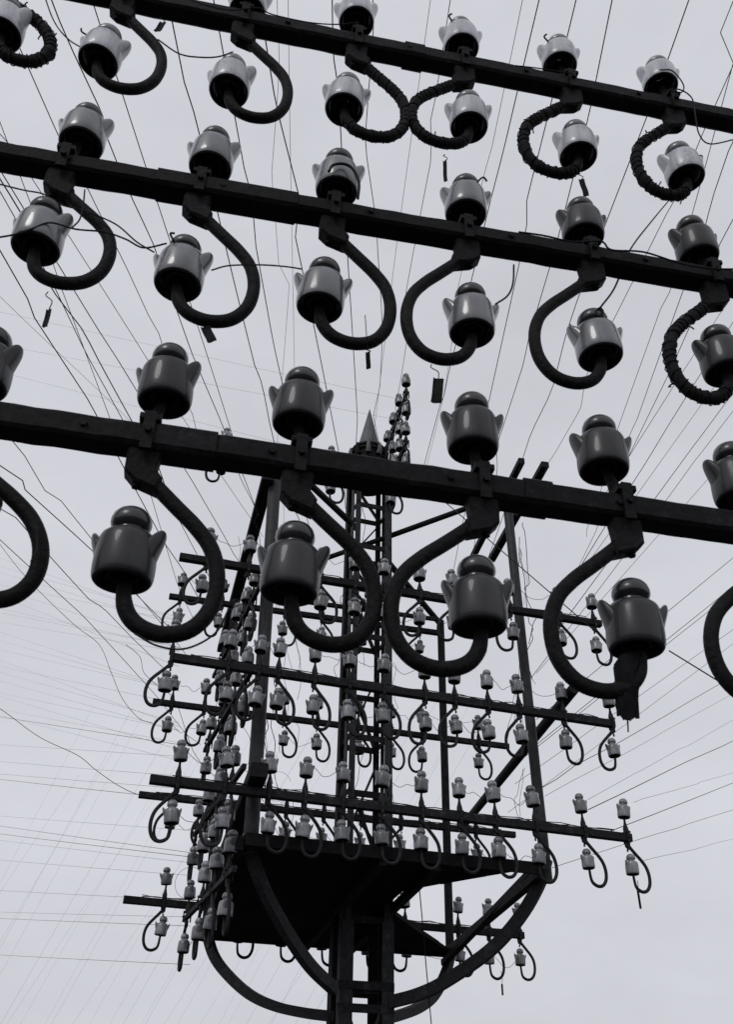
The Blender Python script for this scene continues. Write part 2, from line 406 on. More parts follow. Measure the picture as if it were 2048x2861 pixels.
# px data: clamp on arm, hook side, upper foot, lower foot, wrapped
FGB = {
 3: [(-95, 1, (-62, 1083), (-135, 1530), 0), (413, 1, (457, 1130), (338, 1628), 0), (835, 1, (832, 1193), (806, 1662), 0),
     (1342, -1, (1322, 1262), (1338, 1757), 0), (1737, -1, (1689, 1320), (1781, 1818), 0), (2145, -1, (2072, 1400), (2215, 1850), 0)],
 2: [(180, 1, (224, 408), (97, 698), 0), (558, 1, (586, 474), (495, 800), 0), (932, 1, (940, 540), (892, 864), 0),
     (1300, -1, (1302, 604), (1319, 935), 0), (1645, -1, (1632, 668), (1680, 1002), 0), (1985, -1, (1955, 725), (2033, 1046), 2)],
 1: [(-10, 1, (60, -190), (0, 100), 2), (352, 1, (380, -30), (272, 176), 0), (683, 1, (690, 36), (638, 258), 0), (998, 1, (996, 66), (961, 309), 1),
     (1293, -1, (1290, 139), (1311, 359), 1), (1590, -1, (1565, 189), (1617, 441), 2), (1875, -1, (1848, 246), (1920, 502), 2)]}
NEARW = {}
for row, L_ in FGB.items():
    P, A = armline[row]
    nvis = len(L_)
    for i, (cx, side, up, lo, wr) in enumerate(L_):
        # point of the arm axis seen at this column
        a_, b_ = ARMS[row]; y = a_[1] + (b_[1] - a_[1]) * (cx - a_[0]) / (b_[0] - a_[0])
        C = fg(cx, y)
        U = fg(*up); Lw = fg(*lo)
        lab = f'{ORD[i]} from the left'
        th, td = ARMW[row]
        bracket(C, A, FB, side, U, Lw, f'{"twine-wrapped " if wr else ""}iron hook bracket, {lab} on the {ARMN[row]}',
                'hook brackets of the near crossarms', True, th, td, wr, seed=row * 10 + i, wmul=(1.13 if row == 3 and i > 2 else 1), r=.0125 if row == 3 else .0122)
        off = max(-1, min(1, (cx - 1100) / 900))
        dk = {3: 'shaded glossy', 2: 'half-shaded glossy', 1: 'white'}[row]
        for j, Q in enumerate((U, Lw)):
            yaw = math.radians(4) * off + math.radians(rnd.uniform(-6, 6))
            tl = (math.radians(rnd.uniform(-2, 2)), math.radians(rnd.uniform(-3, 3)))
            sc = 1.0
            kd = 'dark' if (row, i, j) in ((2, 4, 0), (2, 5, 0), (2, 5, 1)) else KND[row]  # right end of the middle row gets the painted-in shade too
            if kd != KND[row]: dk = 'shaded glossy'
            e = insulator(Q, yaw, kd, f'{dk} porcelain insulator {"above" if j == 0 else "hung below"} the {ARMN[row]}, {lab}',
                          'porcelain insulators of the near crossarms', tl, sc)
            NEARW[(row, i, j)] = Q

# ------------------------------------------------------------------ the far mast
def member(name, vf, m, parent, o, sharp=35):
    v, f = vf; return obj(name, mesh(name, local(v, o), f, True, sharp), m, parent)
O = mast(AC, BC, -CH)
mst = empty('lattice_mast', O); tag(mst, 'tall central lattice mast of dark iron topped by a pointed zinc cone', 'mast')
HS = .155
def leg_a(z): return HS * (1.0 - .05 * z / 5)
for sa in (-1, 1):
    for sb in (-1, 1):
        p0 = mast(AC + sa * HS + .02, BC + sb * HS, -CH); p1 = mast(AC + sa * HS * .92 - .01, BC + sb * HS * .92, 5.35)
        # each leg is an angle iron: two flanges
        fl = join([bar(p0, p1, .050, .010, up=MB), bar(p0 - MA * sa * -.04 - MB * sb * .045, p1 - MA * sa * -.04 - MB * sb * .045, .010, .070, up=MB)])
        member('leg', fl, M_LEG if sb < 0 else M_MAST, mst, O)
        q0 = p0 + MB * sb * .012; q1 = p0.lerp(p1, (CH + 1.25) / (CH + 5.35)) + MB * sb * .012
        member('leg_casing', bar(q0, q1, .088, .012, up=MB), M_LEG if sb < 0 else M_MAST, mst, O)
zz = -CH + .16; k = 0
while zz < 5.2:
    for sb in (-1, 1):
        b_ = BC + sb * (HS - .02)
        member('rung', bar(mast(AC - HS, b_, zz), mast(AC + HS, b_, zz), .012, .05, up=Z), M_MAST, mst, O)
    for sa in (-1, 1):
        a_ = AC + sa * HS
        member('rung', bar(mast(a_, BC - HS, zz + .02), mast(a_, BC + HS, zz + .02), .012, .04, up=Z), M_MAST, mst, O)
    if zz > 3.9:
        s = 1 if k % 2 else -1
        member('diagonal', bar(mast(AC - s * HS, BC + HS - .03, zz), mast(AC + s * HS, BC + HS - .03, zz + .45), .010, .045, up=MB), M_MAST, mst, O)
    zz += .45; k += 1
for z0, z1 in ((-.9, 0), (0, .75), (1.75, 2.5), (2.55, 3.3), (3.4, 4.1)):
    for s_ in (-1, 1):
        for b_ in ((BC - HS + .03 + s_ * .008,) if z0 < 1 else (BC + HS - .03 + s_ * .008,)):
            member('diagonal', bar(mast(AC - s_ * HS, b_, z0), mast(AC + s_ * HS, b_, z1), .012, .055, up=MB), M_MAST, mst, O)
for z_ in (.69, .83):
    member('tie_plate', bar(mast(AC - HS - .05, BC - HS - .012, z_), mast(AC + HS + .05, BC - HS - .012, z_), .012, .055, up=Z), M_MAST, mst, O)
# head: box, ring and cone
hd = mast(AC - .02, BC, 5.2)
def ringpts(c, r, n=24): return [c + MA * r * math.cos(2 * math.pi * i / n) + MB * r * math.sin(2 * math.pi * i / n) for i in range(n)]
def frust(c, rs, seg=24):
    v, f = lathe(rs, seg); return [Vector((x.x, x.y, x.z)) + c for x in v], f
member('head_drum', frust(hd, [(.0, 0), (.20, 0), (.20, .04), (.16, .05), (.155, .36), (.16, .37)], 20), M_MAST, mst, O)
member('head_collar', frust(hd, [(.16, .34), (.175, .345), (.175, .36), (.158, .365), (.158, .385), (.172, .39), (.172, .41), (.14, .43), (.0, .43)], 24), M_MAST, mst, O)
cone = member('cone_roof', frust(hd, [(.118, .42), (.115, .45), (.088, .56), (.058, .70), (.028, .84), (.003, .955), (0, .96)], 24), M_CONE, mst, O)

for q_ in range(10):
    an = 2 * math.pi * q_ / 10; c_ = hd + MA * .17 * math.cos(an) + MB * .17 * math.sin(an)
    member('collar_shield', tube(smooth_path([c_ + Z * .28, c_ + Z * .33 + (c_ - hd) * .12, c_ + Z * .40 + (c_ - hd) * .06], 2), lambda i: .030 - .004 * i, 8), M_CONE if q_ % 3 else M_MAST, mst, O)
# corner posts
def corner(a0, a1, b, ztop, zbot, r, m, label):
    p0 = mast(a0, b, zbot); p1 = mast(a1, b, ztop)
    return thing_mesh('corner_post', tube([p0, p1], r, 16), m, label, 'post', 'corner posts on the deck', sharp=40)
corner(1.12, 1.055, BF, 4.55, 1.45, .050, M_POST, 'pale grey tubular corner post at the near left of the deck')
corner(3.225, 3.15, BF, 4.62, 1.45, .040, M_POST, 'tall dark corner post at the near right of the deck')
corner(3.22, 3.22, BR, 4.35, 1.25, .036, M_MAST, 'slim corner post at the far right, right of the central mast')
corner(1.16, 1.10, BR, 4.2, 1.2, .036, M_MAST, 'corner post at the far left, hidden among the side insulators')

# straight beams seen running away from the viewer
def hbeam(pn, n, v, pf, wd, ht, label, m=M_MAST, cat='beam', name='side_beam', grp='side beams of the mast', rnd_=False, point=False):
    P = on_plane(*pn, n, v); r = ray(*pf); Q = EYE + r * ((P.z - CH) / r.z)
    if rnd_: vf = tube([P, Q], wd / 2, 14)
    else: vf = bar(P, Q, wd, ht)
    return thing_mesh(name, vf, m, label, cat, grp)
hbeam((750, 1330), MB, BF - .1, (619, 1815), .10, .07, 'dark beam running away beside the near left post, high up')
hbeam((1458, 1287), MB, BF - .3, (1316, 1567), .055, .06, 'left one of two dark parallel beams at the top of the near right post')
hbeam((1524, 1297), MB, BF - .3, (1374, 1563), .07, .06, 'right one of two dark parallel beams at the top of the near right post')
hbeam((1606, 1922), MB, BF - .35, (1296, 2305), .085, .08, 'thick round-ended beam slanting down left from the near right post', rnd_=True)
hbeam((724, 2150), MB, BF - .42, (575, 2530), .115, .09, 'dark beam slanting down left past the near left post, low down')
# diagonal ties at the top
def tie(p, q, bp, bq, r, label, m=M_MAST):
    P = on_plane(*p, MB, bp); Q = on_plane(*q, MB, bq)
    thing_mesh('tie_bar', tube([P, Q], r, 12), m, label, 'tie bar', 'diagonal tie bars')
tie((870, 1574), (1083, 1500), BC + .45, BC, .024, 'short tie bar from the central mast down to the left')
tie((1083, 1500), (1420, 1378), BC, BF, .026, 'long tie bar rising right from the central mast to the right post')
tie((800, 1290), (1000, 1480), BF, BC, .030, 'tie bar slanting down right into the central mast behind the hooks')
tie((1075, 1560), (1232, 1745), BC, BR, .030, 'tie bar slanting down right from the central mast to the far post')

# deck
def deck():
    e = empty('service_deck', mast(AC, BC, 1.3)); o = e.location.copy()
    tag(e, 'dark boarded service deck seen from below around the central mast', 'platform')
    zf, zr = 1.49, 1.25
    def dz(b): return zf + (zr - zf) * (b - BF) / (BR - BF)
    nb = 9
    bs = [5.91 + i * (BR + .06 - 5.91) / nb for i in range(nb + 1)]
    EDGE = [(5.8, 3.2), (5.9, 3.08), (6.23, 2.69), (6.56, 2.34), (6.73, 2.33), (7.01, 2.42), (7.28, 2.67), (7.84, 3.22), (8.1, 3.3)]
    def aR_(b):
        for (b0_, a0_), (b1_, a1_) in zip(EDGE, EDGE[1:]):
            if b <= b1_: return a0_ + (a1_ - a0_) * (b - b0_) / (b1_ - b0_)
        return EDGE[-1][1]
    for i in range(nb):
        b0, b1 = bs[i] + .0015, bs[i + 1] - .0015
        v = []; f = []; ks = [b0, (b0 * 2 + b1) / 3, (b0 + b1 * 2) / 3, b1]
        off_ = random.uniform(-.004, .004)
        for b_ in ks:
            t = (b_ - 6.04) / (BR + .06 - 6.04); aL = 1.06 + .10 * t
            for a_, z_ in ((aL, 0), (aR_(b_), 0), (aR_(b_), .03), (aL, .03)): v.append(mast(a_, b_, dz(b_) + z_ + off_))
        for q_ in range(3):
            for k_ in range(4): f.append((q_ * 4 + k_, q_ * 4 + (k_ + 1) % 4, (q_ + 1) * 4 + (k_ + 1) % 4, (q_ + 1) * 4 + k_))
        f += [(3, 2, 1, 0), (12, 13, 14, 15)]
        obj('board', mesh('board', local(v, o), f, False), M_DECK, e)
    for p, q, wd, ht, nm in (((1.06, 5.90, 1.505), (3.12, 5.90, 1.505), .02, .08, 'edge_board'),
                             ((1.09, 7.93, 1.26), (3.25, 7.93, 1.26), .05, .07, 'edge_beam'),
                             ((1.03, 5.92, 1.48), (1.14, 7.93, 1.25), .05, .08, 'edge_beam'),
                             ((3.12, 5.92, 1.48), (3.22, 7.93, 1.25), .06, .06, 'edge_beam'),
                             ((1.98, 5.92, 1.46), (1.98, 7.9, 1.215), .05, .06, 'joist'),
                             ((2.36, 5.92, 1.46), (2.36, 7.9, 1.215), .05, .06, 'joist')):
        v, f = bar(mast(*p), mast(*q), wd, ht); obj(nm, mesh(nm, local(v, o), f, True, 30), M_DECK if 'board' in nm else M_MAST, e)
deck()

# curved braces from the foot of each post down to the mast (each in its own vertical plane)
def brace(P0, pts, label, r=.042):
    """P0 corner (a,b); pts seen from the eye, swept in the vertical plane through corner and mast axis"""
    c0 = MA * P0[0] + MB * P0[1]; c1 = MA * AC + MB * BC
    d = (c1 - c0).normalized(); n = Vector((-d.y, d.x, 0)); v = n.dot(c0)
    P = [on_plane(px, py, n, v) for px, py in pts]
    sm = smooth_path(P, 6)
    # flat strap bent on edge, given thickness as a box section
    vv = []; ff = []; N_ = len(sm)
    for i in range(N_):
        t = (sm[min(i + 1, N_ - 1)] - sm[max(i - 1, 0)]).normalized(); q = n.cross(t).normalized()
        for x, y in ((-1, -1), (1, -1), (1, 1), (-1, 1)): vv.append(sm[i] + n * x * .030 + q * y * r)
    for i in range(N_ - 1):
        for k in range(4): ff.append((i * 4 + k, i * 4 + (k + 1) % 4, (i + 1) * 4 + (k + 1) % 4, (i + 1) * 4 + k))
    ff += [(3, 2, 1, 0), tuple((N_ - 1) * 4 + k for k in range(4))]
    thing_mesh('curved_brace', (vv, ff), M_LEG, label, 'brace', 'curved braces under the deck', sharp=35)
brace((1.10, BF), [(690, 2330), (706, 2400), (744, 2500), (806, 2612), (868, 2700), (935, 2765)], 'curved brace from the near left post to the mast foot', .036)
brace((1.14, BR), [(575, 2600), (598, 2672), (640, 2728), (700, 2780), (770, 2812), (850, 2830), (930, 2840)], 'curved brace sweeping from the far left corner, lowest on the left', .034)
brace((3.20, BF), [(1528, 2400), (1508, 2468), (1455, 2560), (1370, 2655), (1245, 2742), (1170, 2778), (1090, 2800)], 'curved brace from the near right post, longest on the right', .038)
brace((3.20, BR), [(1262, 2650), (1248, 2712), (1215, 2778), (1170, 2815), (1110, 2838), (1060, 2850)], 'short curved brace from the far right post, lowest on the right', .034)
p0 = on_plane(1496, 2425, MB, BF); p1 = on_plane(1240, 2690, MB, BR)
thing_mesh('side_rail', bar(p0, p1, .05, .05), M_MAST, 'straight rail slanting down left from the near right corner to the far post', 'rail')

# ------------------------------------------------------------------ mast crossarms with their brackets and insulators
INSM = []
def crossarm(label, short, p, q, bplane, hgt, dep, items, grp, proto='mast', n=MB, along=MA, rnd_=False):
    P = on_plane(*p, n, bplane); Q = on_plane(*q, n, bplane); A = (Q - P).normalized()
    e = empty('crossarm', P); tag(e, label, 'crossarm', 'crossarms of the far mast')
    vf = tube([P, Q], hgt / 2, 12) if rnd_ else bar(P, Q, dep, hgt)
    obj('arm_bar', mesh('arm_bar', local(vf[0], P), vf[1], True, 30), M_MAST, e)
    # lashed cables lying along the top
    if hgt > .05:
        for k in range(2):
            pts = []
            m_ = 30
            for i in range(m_ + 1):
                t = i / m_
                pts.append(P.lerp(Q, .04 + .92 * t) + Z * (hgt / 2 + .006 + .014 * abs(math.sin(i * 1.7 + k)) * random.random()) + n * (random.uniform(-.4, .4) * dep))
            v, f = tube(smooth_path(pts, 2), .0035, 5); obj('lashed_cable', mesh('lashed_cable', local(v, P), f), M_WIRE, e)
    for i, it in enumerate(items):
        x, side, up, lo = it[:4]
        t = (x - p[0]) / (q[0] - p[0]); y = p[1] + (q[1] - p[1]) * t
        C0 = on_plane(x, y, n, bplane)
        C = C0
        U = C + Z * .138 if up else None
        # coaxial with a little slack, as hand-set ironwork is
        jl = Vector((0, 0, 0)) + A * random.uniform(-.012, .012) + Z * random.uniform(-.008, .008)
        Lw = C - Z * .246 + jl if lo else None
        lab = ORD[i] + ' from left'
        bracket(C, A, n, side, U, Lw, f'hook bracket, {lab}, {short}', 'hook brackets of the far mast', False, hgt, dep, hm=M_MHOOK, r=.0118)
        for j, (pos, nm) in enumerate(((U, 'upper'), (Lw, 'lower'))):
            if pos is None: continue
            yaw = PSI + math.radians(random.uniform(-14, 14) + 8)
            insulator(pos, yaw, proto, f'{nm} insulator, {lab}, {short}', 'insulators of the far mast',
                      (math.radians(random.uniform(-5, 5)), math.radians(random.uniform(-6, 6))), random.uniform(.95, 1.07))
            INSM.append((short, i, j, pos))
    return P, Q
R_, L2 = 1, -1
crossarm('long front crossarm just above the deck, with twelve hook brackets', 'front arm just above the deck', (418, 2177), (1763, 2342), BF - .24, .056, .05,
         [(495, L2, 1, 1), (626, L2, 1, 1), (750, R_, 1, 1), (851, R_, 1, 1), (956, R_, 1, 1), (1066, R_, 1, 1), (1178, R_, 1, 1), (1285, R_, 1, 1), (1385, R_, 1, 1),
          (1496, R_, 1, 1), (1632, R_, 1, 1), (1752, R_, 1, 1)], '')
crossarm('middle front crossarm across the centre of the mast', 'middle front arm of the mast', (474, 1836), (1716, 2024), BF - .24, .056, .05,
         [(478, L2, 1, 1), (636, L2, 1, 1), (722, L2, 1, 1), (777, R_, 1, 1), (878, R_, 1, 1), (975, R_, 1, 1), (1071, R_, 1, 1), (1187, L2, 1, 1), (1271, L2, 1, 1),
          (1364, L2, 1, 1), (1451, L2, 1, 1), (1576, R_, 1, 1), (1710, L2, 1, 1)], '')
crossarm('top front crossarm partly hidden by the near hooks', 'top front arm of the mast', (501, 1556), (1679, 1744), BF - .24, .054, .05,
         [(577, L2, 1, 1), (694, L2, 1, 0), (895, R_, 1, 1), (990, R_, 1, 1), (1072, R_, 1, 1), (1173, L2, 1, 1), (1268, L2, 1, 1), (1425, L2, 1, 1), (1563, R_, 1, 1), (1660, R_, 1, 1)], '')
crossarm('rear crossarm just behind the long front one above the deck', 'rear arm above the deck', (387, 2220), (1439, 2333), BR, .052, .05,
         [(487, L2, 0, 1), (590, L2, 0, 1), (800, R_, 0, 1), (905, R_, 0, 1), (1010, R_, 0, 1), (1120, L2, 0, 1), (1330, R_, 0, 1)], '')
crossarm('middle rear crossarm ending square on the right', 'middle rear arm of the mast', (426, 1960), (1421, 2086), BR, .050, .05,
         [(479, L2, 1, 1), (570, L2, 1, 1), (793, R_, 1, 1), (887, R_, 1, 1), (1000, R_, 1, 1), (1093, R_, 1, 1), (1180, L2, 1, 1), (1338, R_, 1, 1)], '')
crossarm('upper rear crossarm behind the near hooks', 'upper rear arm of the mast', (472, 1666), (1235, 1770), BR, .050, .05,
         [(503, L2, 1, 1), (620, L2, 1, 1), (797, R_, 0, 1), (900, R_, 1, 1), (1010, L2, 1, 1), (1172, L2, 0, 1)], '')
crossarm('lowest rear crossarm sticking out left beyond the deck', 'lowest rear arm at deck level', (344, 2513), (1463, 2614), BR + .12, .056, .05,
         [(457, L2, 1, 1), (672, R_, 0, 1), (788, R_, 0, 1), (900, R_, 0, 1), (1025, R_, 0, 1), (1132, L2, 1, 1), (1281, R_, 1, 1), (1366, R_, 1, 1), (1452, R_, 1, 1)], '')
crossarm('topmost crossarm at the mast head behind the lowest near crossarm', 'topmost arm at the mast head', (575, 1253), (1150, 1355), BC - .2, .05, .05,
         [(625, L2, 1, 1), (925, R_, 1, 1), (1088, R_, 0, 1)], '')
crossarm('short thin crossarm crossing the centre of the mast', 'short thin arm at the mast centre', (850, 1681), (1225, 1731), BC + .2, .035, .035, [(1030, R_, 1, 0)], '')

# arms at the sides, seen almost end-on
def sidearm(label, short, P, Q, ts, grp, sides=None, both=True, hgt=.05):
    A = (Q - P).normalized(); n = Vector((A.y, -A.x, 0)) ; n = n if n.dot(MA) > 0 else -n
    e = empty('crossarm', P); tag(e, label, 'crossarm', 'crossarms of the far mast')
    vf = bar(P, Q, .03, .036); obj('arm_bar', mesh('arm_bar', local(vf[0], P), vf[1], True, 30), M_MAST, e)
    for i, t in enumerate(ts):
        C = P.lerp(Q, t); U = C + Z * .130; Lw = C - Z * .245 + A * random.uniform(-.012, .012)
        sd = -1 if t < .5 else 1
        lab = ORD[i] + ' from the near end'
        bracket(C, A, n, sd, U, Lw, f'hook bracket, {lab}, {short}', 'hook brackets of the far mast', False, hgt, .045, hm=M_MHOOK, r=.0118)
        for j, (pos, nm) in enumerate(((U, 'upper'), (Lw, 'lower'))):
            insulator(pos, PSI + math.pi / 2 + math.radians(random.uniform(-12, 12)), 'mast', f'{nm} insulator, {lab}, {short}', 'insulators of the far mast',
                      (math.radians(random.uniform(-5, 5)), math.radians(random.uniform(-6, 6))), random.uniform(.95, 1.07))
            INSM.append((short, i, j, pos))
for k, (z, nm) in enumerate(((1.30, 'lowest'), (1.93, 'second lowest'), (2.62, 'second highest'), (3.29, 'highest'))):
    sidearm(f'{nm} side arm crowded with insulators, left of the near left post', f'{nm} left side arm',
            mast(.99, 5.8, z), mast(.95, 7.6, z), [(.10, .36, .60, .93), (.22, .48, .72, .96), (.14, .36, .60, .90), (.16, .32, .50, .78)][k], '')
# two short arms at the right of the mast head
for k, (p, q, nm, ts) in enumerate((((1137, 1098), (1080, 1262), 'upper', (.03, .34, .65, .97)), ((1136, 1236), (1087, 1375), 'lower', (.03, .34, .65, .97)))):
    P = on_plane(*p, MB, 6.55); r = ray(*q); Q = EYE + r * ((P.z - CH) / r.z)
    sidearm(f'{nm} short arm stacked with insulators right of the zinc cone', f'{nm} arm right of the cone', P, Q, ts, '')

# ------------------------------------------------------------------ wires
def wire_pts(P, Q, sag=.01, wob=0.0, n=26, seed=0, ext0=0.0, ext1=0.0):
    r_ = random.Random(seed); d = Q - P; Ln = d.length
    P0 = P - d * ext0; Q0 = Q + d * ext1; pts = []
    s = d.cross(Z); s = s.normalized() if s.length > 1e-6 else Vector((1, 0, 0))
    n = 44
    kn = sorted((r_.uniform(.02, .98), r_.gauss(0, 1) * wob * 1.1) for _ in range(9)); kn = [(0, 0)] + kn + [(1, 0)]
    a1 = r_.uniform(0, 6.3)
    for i in range(n + 1):
        t = i / n
        for (ta, va), (tb, vb) in zip(kn, kn[1:]):
            if ta <= t <= tb: w_ = va + (vb - va) * (t - ta) / max(1e-6, tb - ta); break
        w_ += wob * .35 * math.sin(7 * t + a1) * math.sin(math.pi * t)
        pts.append(P0.lerp(Q0, t) - Z * sag * 4 * t * (1 - t) * Ln + s * w_)
    return pts
WN = [0]
def wire(pts, r, label, group, m=M_WIRE, cat='wire'):
    WN[0] += 1
    return thing_mesh('telephone_wire', tube(pts, r, 5), m, label, cat, group, sharp=None)
def W(p, q, dp, dq, r, label, group, sag=.0, wob=.0, ext0=0, ext1=0, m=M_WIRE):
    wire(wire_pts(at_depth(*p, dp), at_depth(*q, dq), sag, wob, seed=hash((int(p[0]), int(p[1]), int(q[0]))) % 9999, ext0=ext0, ext1=ext1), r, label, group, m)

# fan of wires coming over the viewer's head, listed left to right by where they leave the picture
TOP = [((154, 0), (722, 1440), 1.9), ((318, 202), (745, 1560), 1.5), ((492, 76), (858, 1560), 1.9), ((656, 328), (905, 1700), 1.6),
       ((757, 125), (985, 1480), 1.9), ((762, 0), (800, 1560), .8), ((794, 0), (830, 1400), .8), ((965, 360), (1010, 1530), 1.6), ((1030, 0), (1060, 1240), 1.5),
       ((1204, 0), (1000, 1500), .8), ((1260, 0), (1085, 1290), 1.2), ((1459, 0), (1180, 1330), .9), ((1519, 0), (1185, 1300), 1.7),
       ((1535, 284), (1268, 1590), 1.5), ((1600, 470), (1320, 1560), 1.4), ((1799, 334), (1340, 1620), 1.5), ((2046, 195), (1520, 1330), 1.3), ((2046, 205), (1640, 1500), 1.2),
       ((2048, 380), (1700, 1380), 1.4), ((2048, 640), (1570, 1680), 1.2)]
for i, (p, q, th) in enumerate(TOP):
    W(p, q, 3.6, 7.6, th * .00145, f'overhead wire, {ORD[i]} from the left, crossing overhead down to the mast',
      'wires passing over the viewer to the mast', sag=.004, wob=(.010, .018, .024)[i % 3], ext0=.35, m=M_WIRE)
LEFT = [((0, 337), (545, 1740), 1.3), ((0, 547), (600, 1640), 1.6), ((0, 695), (570, 1700), 2.0), ((120, 746), (640, 1640), 2.0), ((160, 712), (690, 1600), 1.6),
        ((0, 800), (470, 1290), .7), ((250, 760), (735, 1500), 1.1), ((230, 512), (560, 1250), 1.4), ((0, 1180), (520, 1830), 1.4), ((0, 1270), (480, 1760), 1.8),
        ((0, 1400), (470, 1880), 1.5), ((0, 1480), (560, 2080), 1.2)]
for i, (p, q, th) in enumerate(LEFT):
    W(p, q, 4.6, 8.0, th * .0017, f'slanting wire, {ORD[i]} from the top leaving the left edge of the picture',
      'wires leaving the left edge steeply', sag=.006, wob=.030 if i % 2 else .016, ext0=.5)
# two faint wires to the stack of insulators right of the cone
for i, (p, q) in enumerate((((0, 872), (1100, 1112)), ((60, 975), (1085, 1168)), ((0, 1040), (1000, 1292)))):
    W(p, q, 12.5, 9.5, .0011, f'faint nearly level wire, {ORD[i]} from the top, ending beside the zinc cone', 'faint level wires to the mast head', ext0=1.0, m=M_WIREL)
# level wires going away left from the side insulators
rl = random.Random(11)
LV = [(1985, 2075, 1.4), (2063, 2105, .8), (2110, 2160, .9), (2145, 2195, 1.0), (2160, 2225, 1.5), (2262, 2310, .8), (2290, 2372, 1.3), (2312, 2384, 1.5), (2330, 2400, .8), (2385, 2436, .9),
      (2470, 2505, 1.0), (2530, 2552, .9), (2548, 2577, 1.2), (2650, 2685, 1.2)]
for i, (y0, y1, th) in enumerate(LV):
    W((0, y0 + 15), (530, y1 + 10), 13, 7.0, th * .0014, f'level wire, {ORD[i]} from the top, leaving low at the left edge', 'level wires at lower left', sag=.002, wob=.01 if i < 5 else 0, ext0=1.5,
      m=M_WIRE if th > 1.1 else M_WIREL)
for i in range(20):
    y0 = 1560 + i * 23 + rl.uniform(-9, 9); y1 = y0 + 90 + rl.uniform(-20, 20)
    W((0, y0), (500, y1 + rl.uniform(0, 90)), 26, 9.0, .0013, 'faint wire among many crossing the sky at the middle left', 'bundle of faint wires at middle left', ext0=.5, m=M_WIREL)
# a few slack wavy ones
def P3(pts, ds): return smooth_path([at_depth(*p, d) for p, d in zip(pts, ds)], 6)
wire(P3([(-60, 1440), (60, 1600), (200, 1740), (275, 1800), (310, 1880), (340, 1950), (385, 2005), (425, 2020)], [9.5, 9.4, 9.2, 9, 8.8, 8.6, 8.3, 8.1]), .0026,
     'slack wavy wire drooping from the left edge to the middle rear arm', 'slack wavy wires')
wire(P3([(-60, 1940), (20, 1995), (110, 2060), (215, 2110), (265, 2150), (330, 2195), (392, 2222), (487, 2240)], [7.5, 7.4, 7.3, 7.1, 7, 6.9, 6.8, 6.8]), .0024,
     'slack wavy wire from the lower left edge to the rear arm above the deck', 'slack wavy wires')
wire(P3([(350, 1800), (390, 1835), (402, 1880), (450, 1925), (490, 1960), (540, 2100), (600, 2170), (640, 2200)], [7.5, 7.4, 7.3, 7.2, 7.1, 7, 6.9, 6.8]), .0022,
     'wavy wire trailing past the left ends of the front arms', 'slack wavy wires')
wire(P3([(944, 2510 - 60), (955, 2480), (972, 2600), (978, 2740), (982, 2900)], [6.2, 6.2, 6.1, 6.0, 5.9]), .0022, 'unused', 'slack wavy wires') if False else None
wire(P3([(1172, 2485), (1180, 2570), (1190, 2690), (1198, 2780), (1207, 2880)], [6.4] * 5), .0040, 'single cable hanging straight down right of the mast columns', 'hanging cables')
# right-hand wires
RW = [((2048, 1940), (1524, 2224), .9), ((2048, 1890), (1516, 2200), 1.5), ((2048, 2010), (1642, 2235), .8), ((2048, 2070), (1645, 2262), 1.8), ((2048, 2160), (1771, 2242), .8),
      ((2048, 2190), (1705, 2323), 1.6), ((2048, 2262), (1500, 2440), 1.1), ((2048, 2345), (1797, 2405), .8)]
RW.sort(key=lambda t: t[0][1])
for i, (p, q, th) in enumerate(RW):
    W(p, q, 11, 6.6, th * .0019, f'wire rising right, {ORD[i]} from the top among those at the lower right edge', 'wires at the lower right edge', wob=.022, ext0=1.0, m=M_WIRE if th > 1 else M_WIREL)
RU = [((2048, 820), (1640, 1460), 1.2), ((2048, 900), (1600, 1620), 1.5), ((2048, 1010), (1560, 1690), 1.0), ((2048, 1100), (1560, 1760), 1.5), ((2048, 1150), (1480, 1900), 1.2), ((2048, 1260), (1500, 1880), .9),
      ((2048, 1560), (1500, 2010), 1.3), ((2048, 1640), (1500, 2080), 1.3), ((2048, 1655), (1460, 2120), 1.2), ((2048, 1760), (1440, 2190), .9), ((2048, 1800), (1420, 2270), .8)]
for i, (p, q, th) in enumerate(RU):
    W(p, q, 9, 7.4, th * .0021, f'slanting wire, {ORD[i]} from the top leaving the right edge beside the near insulators', 'wires leaving the right edge steeply', wob=.022, ext0=.8)
# stout stay from the near right insulator across to the mast
W((1200, 1365), (1668, 1768), 7.6, 6.8, .0042, 'stout stay wire slanting from the mast head down to the right-hand arm end', 'stay wires')
W((1870, 1818), (2060, 1935), 6.2, 5.9, .0050, 'short stout wire slanting down right behind the rightmost low insulator', 'stay wires', ext1=.5)
W((1445, 590), (1440, 600), 2, 2, .0001, 'x', 'x') if False else None
# dense faint wires of another line far behind, lower left
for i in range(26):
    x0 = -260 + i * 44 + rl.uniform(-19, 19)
    W((x0, 2900), (x0 + 400 + rl.uniform(-14, 14), 2230 + rl.uniform(-90, 90)), 42, 48, rl.uniform(.003, .0048), 'very faint wire of a distant dense bundle slanting up at lower left', 'distant bundle of parallel wires', m=M_WIREP, ext0=.4, ext1=.3)

